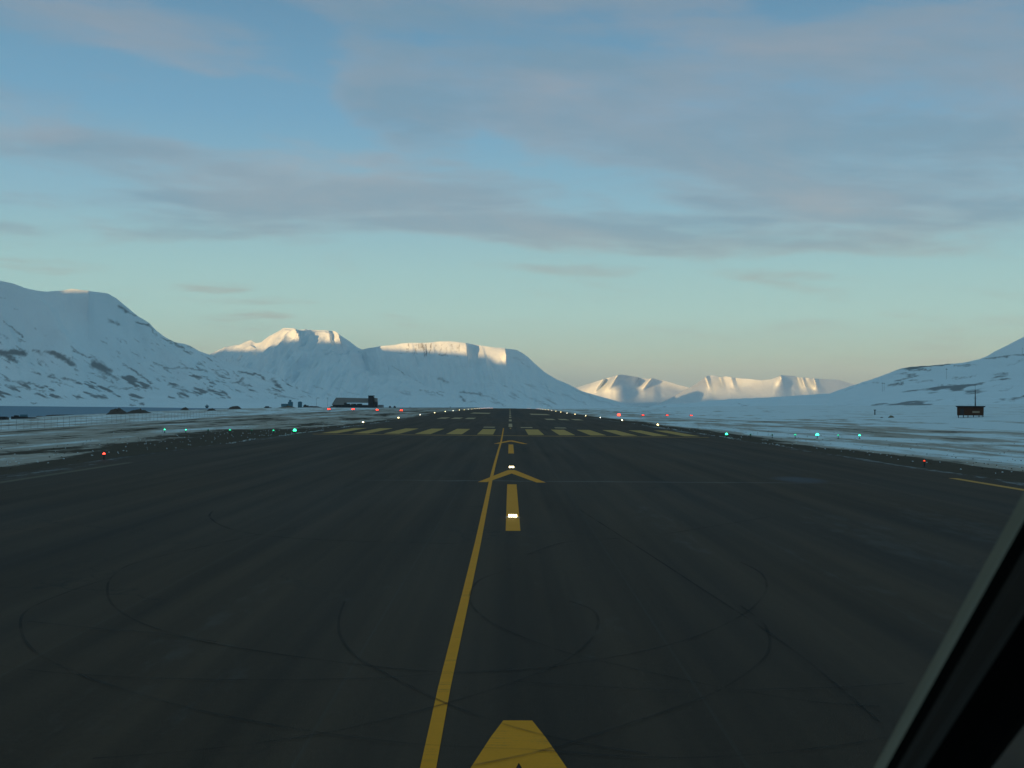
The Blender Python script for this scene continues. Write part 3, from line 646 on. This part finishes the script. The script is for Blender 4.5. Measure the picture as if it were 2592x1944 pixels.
# ------------------------------------------------------------------ lamps
ORD = ['first', 'second', 'third', 'fourth', 'fifth', 'sixth', 'seventh', 'eighth', 'ninth', 'tenth', 'eleventh', 'twelfth', 'thirteenth', 'fourteenth', 'fifteenth', 'sixteenth', 'seventeenth', 'eighteenth', 'nineteenth', 'twentieth', 'twenty-first', 'twenty-second', 'twenty-third', 'twenty-fourth', 'twenty-fifth']
def make_lamp(name, lens_m, r, h=.34):
    o = empty(name, (0, 0, 0))
    MB().tube((0, 0, -.05), (0, 0, .03), .16, .14, 10).build('base_plate', m_dark, o)
    MB().tube((0, 0, .03), (0, 0, h-.06), .035, .03, 8).build('stem', m_dark, o)
    MB().tube((0, 0, h-.06), (0, 0, h), r*.75, r, 10).build('lamp_housing', m_dark, o)
    MB().dome((0, 0, h), r, r*1.25, 10, 4).build('lens', lens_m, o, True)
    return o
protos = {}
def lamp(kind, lens_m, r, loc, label, cat, group, h=.34):
    key = (kind, lens_m.name, round(r, 3), h)
    if key in protos: o = copy_tree(protos[key])
    else: o = make_lamp(kind, lens_m, r, h); protos[key] = o
    o.location = loc; tag(o, label, cat, group); return o
def rw(x, y): return Vector((x, y, float(gz(x, y))-.02))
G = 'white runway edge lights'
ne = 19
for s in (-1, 1):
    side = 'left' if s < 0 else 'right'
    for k in range(25):
        y = 189+60*k
        if s > 0 and 1080 < y < 1330: continue
        if y > 1630: continue
        d = y
        r = min(.085+.00011*d, .16) if k not in (0, 1) else .15
        if s < 0 and k in (2, 6, 7, 8): r *= .8
        r = round(r, 2)
        mm = m_lfar if k >= 13 else (m_lw if k % 3 != 2 else m_lw2)
        lab = f'{"rosy" if k >= 13 else "warm white"} runway edge light on the {side} edge, {ORD[k]} one past the threshold stripes'
        lamp('edge_light', mm, r, rw(s*24.3, y), lab, 'runway light', G)
    # red light before the threshold
    lamp('edge_light', m_lred2 if s < 0 else m_lred3, .085 if s < 0 else .06, rw(s*24.5, 69 if s < 0 else 68), f'small red light on the gravel beside the {side} edge of the near asphalt', 'runway light', 'red edge lights before the threshold')
# green threshold wing bars
gl = {-1: [(2, .20), (0, .1), (0, .1), (0, .1), (1, .12), (1, .11), (2, .085)], 1: [(2, .15), (0, .1), (0, .1), (1, .12), (2, .19), (1, .10), (2, .11)]}
gl[-1] = [(2, .19), (1, .11), (0, .10), (1, .12), (0, .10), (2, .07), (2, .075)]
nm = {2: 'bright green', 1: 'faint green', 0: 'dark green unlit looking'}
pxL = [743.7, 691, 636, 581, 526, 469.5, 416]; pxR = [1841.8, 1898, 1953, 2011, 2067, 2120, 2174]
for s, pl in ((-1, pxL), (1, pxR)):
    for k, px in enumerate(pl):
        q = Vector(((px-1291)/F*129, 129, 0)) if k else Vector((s*24.3, 129, 0))
        kd, r = gl[s][k]
        mm = (m_lgr3, m_lgr2, m_lgr)[kd]
        loc = rw(q.x, q.y)
        side = 'left' if s < 0 else 'right'
        lamp('threshold_light', mm, r, loc, f'{nm[kd]} threshold light, {ORD[k]} from the runway in the {side} wing bar', 'runway light', 'green threshold wing bar lights')
# PAPI units
def make_papi(lens_m, r):
    o = empty('approach_slope_light', (0, 0, 0))
    for sx in (-1, 1): MB().tube((sx*.38, 0, -.1), (sx*.38, 0, .62), .05, .05, 8).build('leg', m_dark, o)
    MB().tube((0, .5, -.1), (0, .5, .62), .05, .05, 8).build('leg', m_dark, o)
    MB().hexa([(-.55, -.35, .62), (.55, -.35, .62), (.5, .75, .62), (-.5, .75, .62)], [(-.55, -.35, 1.0), (.55, -.35, 1.0), (.5, .75, 1.05), (-.5, .75, 1.05)]).build('housing', m_dark, o)
    for sx in (-.26, .26): MB().tube((sx, -.36, .81), (sx, -.45, .81), r, r, 12).build('lens', lens_m, o)
    return o
P1 = make_papi(m_lred, .19); P2 = make_papi(m_lred2, .15); P3 = make_papi(m_lred, .36); first = {'a': 1, 'b': 1}
for s in (-1, 1):
    for k in range(4):
        x = s*(40.6+9*k)
        if s < 0: o = P1 if k == 0 else copy_tree(P1)
        elif k == 0: o = P3
        else: o = P2 if k == 1 else copy_tree(P2)
        px = {-1: [1015.6, 954.6, 895, 833.5], 1: [1567, 1627.6, 1688, 1748]}[s][k]
        py = {-1: [1039, 1037, 1035.6, 1034], 1: [1052, 1053, 1054, 1054.5]}[s][k]
        g = rw(x, 428)
        zt = CAM.z + pix_az_slope(px, py)[1]*math.hypot(x, 428) - .81
        g.z = min(max(zt, g.z-.3), g.z+.5)
        o.location = g
        lab = ('brightest red' if (s > 0 and k == 0) else 'glowing red') + f' approach slope light box on legs, {ORD[k]} from the runway on the {"left" if s<0 else "right"} side'
        tag(o, lab, 'runway light', 'red approach slope lights')
# inset approach light bars on the centreline
for y, lab in ((35.6, 'nearer glowing white inset light bar, on the yellow centreline dash'), (63.4, 'farther glowing white inset light bar, just past the near arrowhead')):
    o = empty('inset_light_bar', (0.0, y, float(rz(0, y))+.006))
    MB().tube((0, 0, 0), (0, 0, .012), .24, .20, 18).build('mounting_plate', m_grey, o)
    n = 4
    for i in range(n):
        x = -.105+.07*i
        MB().hexa([(x-.024, -.05, .013), (x+.024, -.05, .013), (x+.024, .03, .013), (x-.024, .03, .013)], [(x-.022, -.02, .085), (x+.022, -.02, .085), (x+.022, .025, .085), (x-.022, .025, .085)]).build('lens', m_bar, o)
    tag(o, lab, 'inset light', 'white inset centreline light bars')

# ------------------------------------------------------------------ terminal
TY = 1200.
def tx(px, y=TY): return (px-1291)/F*y+CAM.x
T0 = gpoint(tx(897), TY); TZ = CAM.z + pix_az_slope(897, 1033)[1]*TY
def tz(px, py, y=TY): return CAM.z + pix_az_slope(px, py)[1]*math.hypot(tx(px, y), y)
term = empty('terminal_building', (T0.x, TY, 0)); ox = T0.x
def TXl(px): return tx(px)-ox
zb_ = min(tz(850, 1035), T0.z)-1.0
MB().box(TXl(842), TXl(934), 1.0, 24, zb_, tz(842, 1024.6)).build('wall', m_wall, term)
# big sloped roof with its ridge away from the runway; low eave on the left end
zr_, ze_, ze2 = tz(848, 1006.4), tz(841, 1024.7), tz(871, 1019.3)
rf = MB()
rf.add([(TXl(840), 0, ze_), (TXl(870.5), 0, ze_), (TXl(872), 9, zr_), (TXl(847.5), 9, zr_), (TXl(840), 26, ze_), (TXl(870.5), 26, ze_)], [(0, 1, 2, 3), (3, 2, 5, 4), (0, 3, 4), (1, 5, 2)])
rf.add([(TXl(870.5), 2.4, ze2), (TXl(933), 2.4, ze2), (TXl(933), 9, zr_-.45), (TXl(870.5), 9, zr_-.05), (TXl(870.5), 26, ze2), (TXl(933), 26, ze2)], [(0, 1, 2, 3), (3, 2, 5, 4), (0, 3, 4), (1, 5, 2)])
rf.build('roof', m_roof, term)
for px0, px1 in ((872, 887), (889, 902), (903, 917)):
    MB().box(TXl(px0), TXl(px1), .55, .95, tz(880, 1030.5), tz(880, 1021.5)).build('recess_panel', m_glass, term)  # dark sheets standing in for the dark recess under the roof
MB().box(TXl(886), TXl(895), .3, .54, tz(880, 1023.8), tz(880, 1022.6)).build('pale_strip', m_pale, term)  # plain pale bar in front of the dark sheets
for px0 in (845, 852, 859, 866): MB().box(TXl(px0), TXl(px0+4.5), .55, .95, tz(850, 1031.5), tz(850, 1026)).build('window', m_glass, term)
tw = MB().box(TXl(933), TXl(946), -2, 7, zb_, tz(940, 1004.5)).build('tower', m_wall, term)
MB().hexa([(TXl(933.5), -2.3, tz(940, 1004.5)), (TXl(945.6), -2.3, tz(940, 1004.5)), (TXl(945.6), 6, tz(940, 1004.5)), (TXl(933.5), 6, tz(940, 1004.5))], [(TXl(932.7), -3, tz(940, 1001.8)), (TXl(946.8), -3, tz(940, 1001.8)), (TXl(946.8), 7, tz(940, 1001.8)), (TXl(932.7), 7, tz(940, 1001.8))]).build('control_cab', m_glass, tw)
MB().box(TXl(932.3), TXl(947), -3.3, 7.3, tz(940, 1001.8), tz(940, 1001)).build('cab_roof', m_dark, tw)
MB().hexa([(TXl(946.2), .2, zb_), (TXl(953), .2, zb_), (TXl(953), 18, zb_), (TXl(946.2), 18, zb_)], [(TXl(946.2), .2, tz(950, 1007.5)), (TXl(951), .2, tz(950, 1007.5)), (TXl(951), 18, tz(950, 1007.5)), (TXl(946.2), 18, tz(950, 1007.5))]).build('end_block', m_roof, term)
MB().box(TXl(949), TXl(956.6), -1.5, .0, zb_, tz(950, 1017)).build('stair_block', m_wall, term)
MB().box(TXl(957.5), TXl(968.7), .5, 12, zb_, tz(960, 1024.8)).build('annex', m_grey, term)
tag(term, 'dark terminal building with grey pitched roof and square control tower', 'building')

# ------------------------------------------------------------------ other far things on the left
def mast(px, ptop, r, lab):
    g = at_range(px, r); zt = CAM.z + pix_az_slope(px, ptop)[1]*r
    o = empty('lamp_mast', g)
    MB().tube((0, 0, -1), (0, 0, zt-g.z), .13, .08, 6).build('pole', m_grey, o)
    MB().box(-.9, .9, -.15, .15, zt-g.z, zt-g.z+.35).build('floodlight_head', m_grey, o)
    tag(o, lab, 'mast', 'thin masts by the terminal')
mast(801, 1010, 1150, 'thin mast standing well left of the terminal roof'); mast(829, 1008, 1130, 'thin mast standing close to the left end of the terminal')
def heap(px, w_px, h_px, r, lab, seed, name='rock_heap', m=None, cat='rock heap', group='dark heaps by the shore', lobes=3, zoff=0, deep=.6):
    g = at_range(px, r); wd = w_px*r/F; ht = h_px*r/F
    n = 40; u = np.linspace(-1, 1, n); A, B = np.meshgrid(u, u)
    rr = np.sqrt(np.clip(A**2+B**2, 0, 4)); rnd = np.clip(1-rr**1.7, -.1, 1)
    hh = rnd*(.45+1.0*fbm(A*lobes*1.4+seed*3.1, B*lobes+seed, 4, seed))*ht*.85
    hh = hh + (fbm(A*9+seed, B*9, 3, seed+4)-.5)*ht*.5*np.clip(rnd, 0, 1)
    o = grid_mesh(name, A*wd/2, B*wd/2*deep, np.maximum(hh, -.3)-.1, m or m_rock, smooth=False)
    o.location = g+Vector((0, 0, zoff)); tag(o, lab, cat, group); return o
heap(298, 54, 17, 760, 'large dark heap of rock near the fjord shore, widest of the row', 2)
heap(352, 66, 11, 770, 'low dark heap trailing right of the largest heap', 3, lobes=5)
heap(468, 26, 9, 1050, 'small peaked dark heap at the water edge', 4)
heap(536, 24, 7, 800, 'small dark lump left of the rounded mound', 5)
heap(595, 38, 8.5, 900, 'rounded dark mound between shore and taxi track', 6)
heap(728, 54, 6, 1050, 'pale brown gravel bank under the loading crane', 8, m=mat('brown_gravel', (.13, .095, .07), .95, grain=(.4, .4))[0], cat='gravel bank')
heap(842, 26, 5, 1150, 'low bank just left of the terminal', 9)
heap(790, 70, 5, 1120, 'long low bank between the blue silo and the terminal', 10)
def crates(px, r, parts, name, lab, cat, m, group=None, extra=None):
    g = at_range(px, r); o = empty(name, g); k = r/F
    for (pn, x0, x1, z0, z1, d0, d1, mm) in parts:
        MB().box((x0-px)*k, (x1-px)*k, d0, d1, z0*k-(.4 if z0 == 0 else 0), z1*k).build(pn, mm or m, o)
    tag(o, lab, cat, group); return o
crates(48, 600, [('hull', 30, 64, 0, 5.5, 0, 2.5, None), ('deckhouse', 50, 64, 5.5, 10, .3, 2.2, m_blue), ('locker', 36, 44, 5.5, 8, .4, 2, None), ('stern_box', 66, 86, 0, 3.5, .2, 1.8, None)], 'laid_up_boat', 'dark boat with small deckhouse beached near the shore', 'boat', m_dark)
crates(4, 560, [('body', -22, 15, 0, 6, 0, 3, None), ('lid', -20, 12, 6, 7.6, .3, 2.7, None)], 'container', 'low dark container cut by the left border of the view', 'container', m_dark)
crates(735, 1080, [('silo_base', 712, 727, 4, 11, 0, 5, None), ('crane_house', 729, 739, 4, 16, .2, 5, None), ('crane_tower', 731, 736, 16, 21, 1, 3, None)], 'loading_crane', 'blue grey loading crane on the gravel bank', 'crane', m_blue)
crates(758, 1100, [('tank', 754, 763, 0, 15, 0, 3.3, None), ('tank_cap', 755.2, 761.8, 15, 16.4, .4, 2.9, None)], 'silo', 'upright blue grey silo right of the loading crane', 'silo', m_blue)
crates(676, 1300, [('hull', 668, 686, 0, 6, 0, 3, None), ('cover', 671, 680, 6, 8.5, .5, 2.5, None)], 'moored_barge', 'small dark barge at the end of the snow bank', 'barge', m_dark)
crates(775, 1150, [('body', 768, 780, 3, 7, 0, 3, None), ('cab', 770, 774, 7, 9, .3, 2.6, None)], 'parked_truck', 'dark truck parked left of the thin masts', 'truck', m_dark, 'vehicles on the apron')
for px, lab in ((987, 'tiny dark vehicle nearest the terminal on its right'), (999, 'tiny dark vehicle in the middle of the apron group right of the terminal')):
    crates(px, 1150, [('body', px-3, px+3, 0, 3.2, 0, 2.4, None), ('cab', px-1.8, px+1.6, 3.2, 5, .2, 2.2, None)], 'parked_vehicle', lab, 'vehicle', m_dark, 'vehicles on the apron')
# floating marker on the fjord
o = empty('navigation_mark', (0, 0, 0)); a = px_az(524); r = 3300
o.location = (CAM.x+r*math.sin(a), r*math.cos(a), -12)
MB().box(-3, 3, -3, 3, -1, 4).build('float', m_dark, o); MB().box(-5, 5, -2.5, 2.5, 4, 7).build('platform', m_blue, o); MB().box(-1.2, 1.2, -1, 1, 7, 10).build('beacon', m_dark, o)
tag(o, 'small dark raft standing on the far fjord water', 'raft')
# breakwater / jetty
def jetty(pa, pb, wd, ht, lab):
    A_ = flat(*pa, -11.2); B_ = flat(*pb, -9.5); n = 40; v = []; f = []
    d = (B_-A_); d.z = 0; nn = Vector((-d.y, d.x, 0)).normalized()
    for i in range(n+1):
        c_ = A_.lerp(B_, i/n); h_ = ht*(.6+.6*random.random()); w2 = wd*(.8+.4*random.random())
        for s_, z_ in ((-1, -2.5), (-.35, h_), (.35, h_*.95), (1, -2.5)): v.append(c_+nn*w2*s_+Vector((0, 0, z_)))
        if i:
            for k in range(3): f.append((4*i-4+k, 4*i-3+k, 4*i+1+k, 4*i+k))
    f += [(0, 1, 2, 3), (4*n+3, 4*n+2, 4*n+1, 4*n)]
    return tag(link_mesh('breakwater', v, f, m_rock), lab, 'breakwater', 'dark breakwaters on the shore')
jetty((97, 1056), (232, 1066), 5, 1.3, 'long dark breakwater slanting down towards the fence'); jetty((128, 1052), (245, 1052), 9, .9, 'thin dark breakwater lying level out on the water')
# fence along the airfield
fn = empty('wire_fence', gpoint(-96, 300)); fo = fn.location
wires = {k: MB() for k in range(4)}
prev = None
for i in range(62):
    y = 176+i*3.4; q = gpoint(-96+math.sin(y*.01)*1.5, y)
    MB().tube((0, 0, -.3), (0, 0, 2.1), .028, .024, 5).build('post', m_grey, fn).location = q-fo
    if prev is not None:
        for k in (1, 3): wires[k].tube(prev-fo+Vector((0, 0, .45+.5*k)), q-fo+Vector((0, 0, .45+.5*k)), .004, n=3)
    prev = q
for k in (1, 3): wires[k].build('wire', m_dark, fn)
tag(fn, 'long wire fence with thin posts across the snow below the shore', 'fence')

# ------------------------------------------------------------------ right side things
HR = 270.; hx = lambda px: (px-2456)/F*HR
g = at_range(2456, HR); hut = empty('instrument_hut', g); hut.rotation_euler.z = -px_az(2456)
hb = CAM.z + pix_az_slope(2456, 1053.5)[1]*HR - g.z; hut.location.z += 0
sc_ = HR/F
zt_ = CAM.z + pix_az_slope(2456, 1030.5)[1]*HR - g.z
zbm = CAM.z + pix_az_slope(2456, 1052)[1]*HR - g.z
MB().hexa([(hx(2427), 0, zbm), (hx(2485), 0, zbm+.12), (hx(2485), 3.4, zbm), (hx(2427), 3.4, zbm)], [(hx(2427), 0, zt_), (hx(2485.5), 0, zt_), (hx(2485.5), 3.4, zt_), (hx(2427), 3.4, zt_)]).build('wall', m_brown, hut)
MB().hexa([(hx(2425.5), -.25, zt_), (hx(2487.5), -.25, zt_), (hx(2487.5), 3.7, zt_), (hx(2425.5), 3.7, zt_)], [(hx(2423), -.4, zt_+.26), (hx(2489.5), -.4, zt_+.26), (hx(2489.5), 3.9, zt_+.26), (hx(2423), 3.9, zt_+.26)]).build('roof', m_dark, hut)
MB().box(hx(2460.5), hx(2476.5), -.03, -.004, zt_-1.25, zt_-.85).build('sign_board', m_pale, hut)
MB().box(hx(2434), hx(2442), -.03, -.004, zbm+.1, zt_-.35).build('door', m_wall, hut)
for px in (2430, 2441, 2451, 2463, 2475, 2483.5): MB().tube((hx(px), .15, -.6), (hx(px), .15, zbm+.1), .09, n=6).build('stilt', m_dark, hut)
mt = MB().tube((hx(2467), 1.2, zt_+.26), (hx(2467), 1.2, zt_+3.7), .13, .07, 8).tube((hx(2467), 1.2, zt_+3.7), (hx(2467), 1.2, zt_+5.2), .03, .012, 6).build('mast', m_dark, hut)
for zz, ll in ((1.9, .34), (2.2, .26), (3.3, .2)): MB().box(hx(2467)-ll, hx(2467)+ll, 1.17, 1.23, zt_+zz, zt_+zz+.05).build('cross_arm', m_grey, mt)
tag(hut, 'dark brown instrument hut with overhanging flat roof, stilts and aerial mast on snow', 'hut')
def post(px, pb, ptop, rad, lab, name, cat, group=None, arm=False, m=m_dark, rr=None):
    q = hit(px, pb) if rr is None else at_range(px, rr)
    if q is None: return
    r = math.hypot(q.x, q.y); zt = CAM.z + pix_az_slope(px, ptop)[1]*r
    o = empty(name, q); h_ = max(zt-q.z, .5)
    MB().tube((0, 0, -.4), (0, 0, h_*.86), rad, rad*.75, 7).build('pole', m, o)
    if arm: MB().box(-h_*.09, h_*.09, -.06, .06, h_*.86, h_*.9).build('cross_arm', m, o); MB().tube((0, 0, h_*.9), (0, 0, h_), rad*.6, rad*.5, 6).build('pole_top', m, o)
    else: MB().box(-rad*1.5, rad*1.5, -rad*1.5, rad*1.5, h_*.86, h_).build('cap', m, o)
    tag(o, lab, cat, group)
post(2214.5, 1050, 1037, .20, 'short dark marker post on the snow left of the low shrubs', 'marker_post', 'post')
post(2233.5, 992, 967, .16, 'left one of two close utility poles on the right hillside', 'utility_pole', 'utility pole', 'utility poles on the hillside', True)
post(2238, 990, 968, .16, 'right one of two close utility poles on the right hillside', 'utility_pole', 'utility pole', 'utility poles on the hillside', True)
post(2396, 960, 931, .16, 'lone utility pole high on the right hillside above the hut', 'utility_pole', 'utility pole', 'utility poles on the hillside', True)
post(2588, 897, 880, .16, 'utility pole on the hill crest at the right border', 'utility_pole', 'utility pole', 'utility poles on the hillside', True)
heap(2256, 16, 6, 300, 'pale low shrub clump poking out of the snow', 12, name='shrub_clump', m=mat('dry_twigs', (.20, .17, .12), .95, grain=(4, .5))[0], cat='shrub', group=None, lobes=7, zoff=.1)
heap(2232, 12, 3, 305, 'tiny dark tuft between marker post and shrub clump', 13, name='shrub_clump', cat='shrub', group=None, lobes=7)
post(1139.5, 1036, 1029, .35, 'dark marker board post left of the far runway lights', 'marker_post', 'post', rr=1250)
post(1066, 1035, 1031.5, .4, 'tiny dark post on the skyline between vehicles and the far lights', 'marker_post', 'post', rr=1250)
post(1038, 1035, 1030, .5, 'small dark cabinet post on the skyline right of the terminal', 'marker_post', 'post', rr=1250)

# ------------------------------------------------------------------ windscreen post of the aircraft
m_frame1 = mat('grey_green_seal', (.14, .115, .075), .7, grain=(30, .15))[0]
m_frame2 = mat('black_rubber', (.004, .004, .0035), .9, spec=.05)[0]
m_frame3 = mat('brown_trim', (.026, .020, .016), .8, spec=.1, grain=(40, .15))[0]
m_frame4 = mat('black_panel', (.002, .002, .002), .95, spec=.02)[0]
Dp = .55
def wp(px, py, d):                     # a point of the post at depth d ahead of the seat
    v = pdir(px, py); return CAM + v*(d/v.y)
fr = empty('windscreen_post', wp(2700, 1400, Dp)); fo = fr.location.copy()
# outline edges at two heights of the post (photo points), extended past the frame
ya, yb = 900., 2200.
def edge(xa, xb, y): return xa + (xb-xa)*(y-1250)/(1944-1250)    # x at y, given x(1250), x(1944)
E = {'a': (2590, 2212), 'b': (2630, 2242), 'c': (2676, 2270), 'd': (2700, 2286), 'e': (2790, 2340), 'f': (3020, 2485)}
def slab(e0, e1, d0, d1, thick, name, m):
    b_ = []; t2 = []
    for y in (ya, yb):
        for (e, d) in ((e0, d0), (e1, d1)):
            q = wp(edge(*E[e], y), y, d)-fo
            b_.append(q); dd = (q+fo-CAM).normalized(); t2.append(q+dd*thick/dd.y+Vector((thick*.12, 0, 0)))
    vs = [b_[0], b_[1], b_[3], b_[2]]; ts = [t2[0], t2[1], t2[3], t2[2]]
    return MB().hexa([tuple(x) for x in vs], [tuple(x) for x in ts]).build(name, m, fr)
slab('a', 'b', .585, .57, .02, 'seal', m_frame1)
slab('b', 'c', .568, .566, .02, 'gasket', m_frame2)
slab('c', 'd', .562, .558, .02, 'bead', m_frame3)
slab('d', 'e', .554, .541, .03, 'trim_panel', m_frame3)
slab('e', 'f', .534, .52, .04, 'post_core', m_frame4)
tag(fr, 'dark diagonal windscreen post of the aircraft, blurred in the near right corner', 'window frame')

# ------------------------------------------------------------------ the air
m_air = bpy.data.materials.new('thin_haze'); m_air.use_nodes = True; nt = m_air.node_tree; nt.nodes.clear()
ou = nt.nodes.new('ShaderNodeOutputMaterial'); pv = nt.nodes.new('ShaderNodeVolumePrincipled')
pv.inputs['Color'].default_value = (.86, .92, 1, 1); pv.inputs['Density'].default_value = 1.3e-5; pv.inputs['Anisotropy'].default_value = 0.0
nt.links.new(pv.outputs[0], ou.inputs['Volume'])
air = MB().box(-41000, 41000, -38000, 43000, -18.5, 1450).build('haze', m_air); tag(air, kind='stuff')
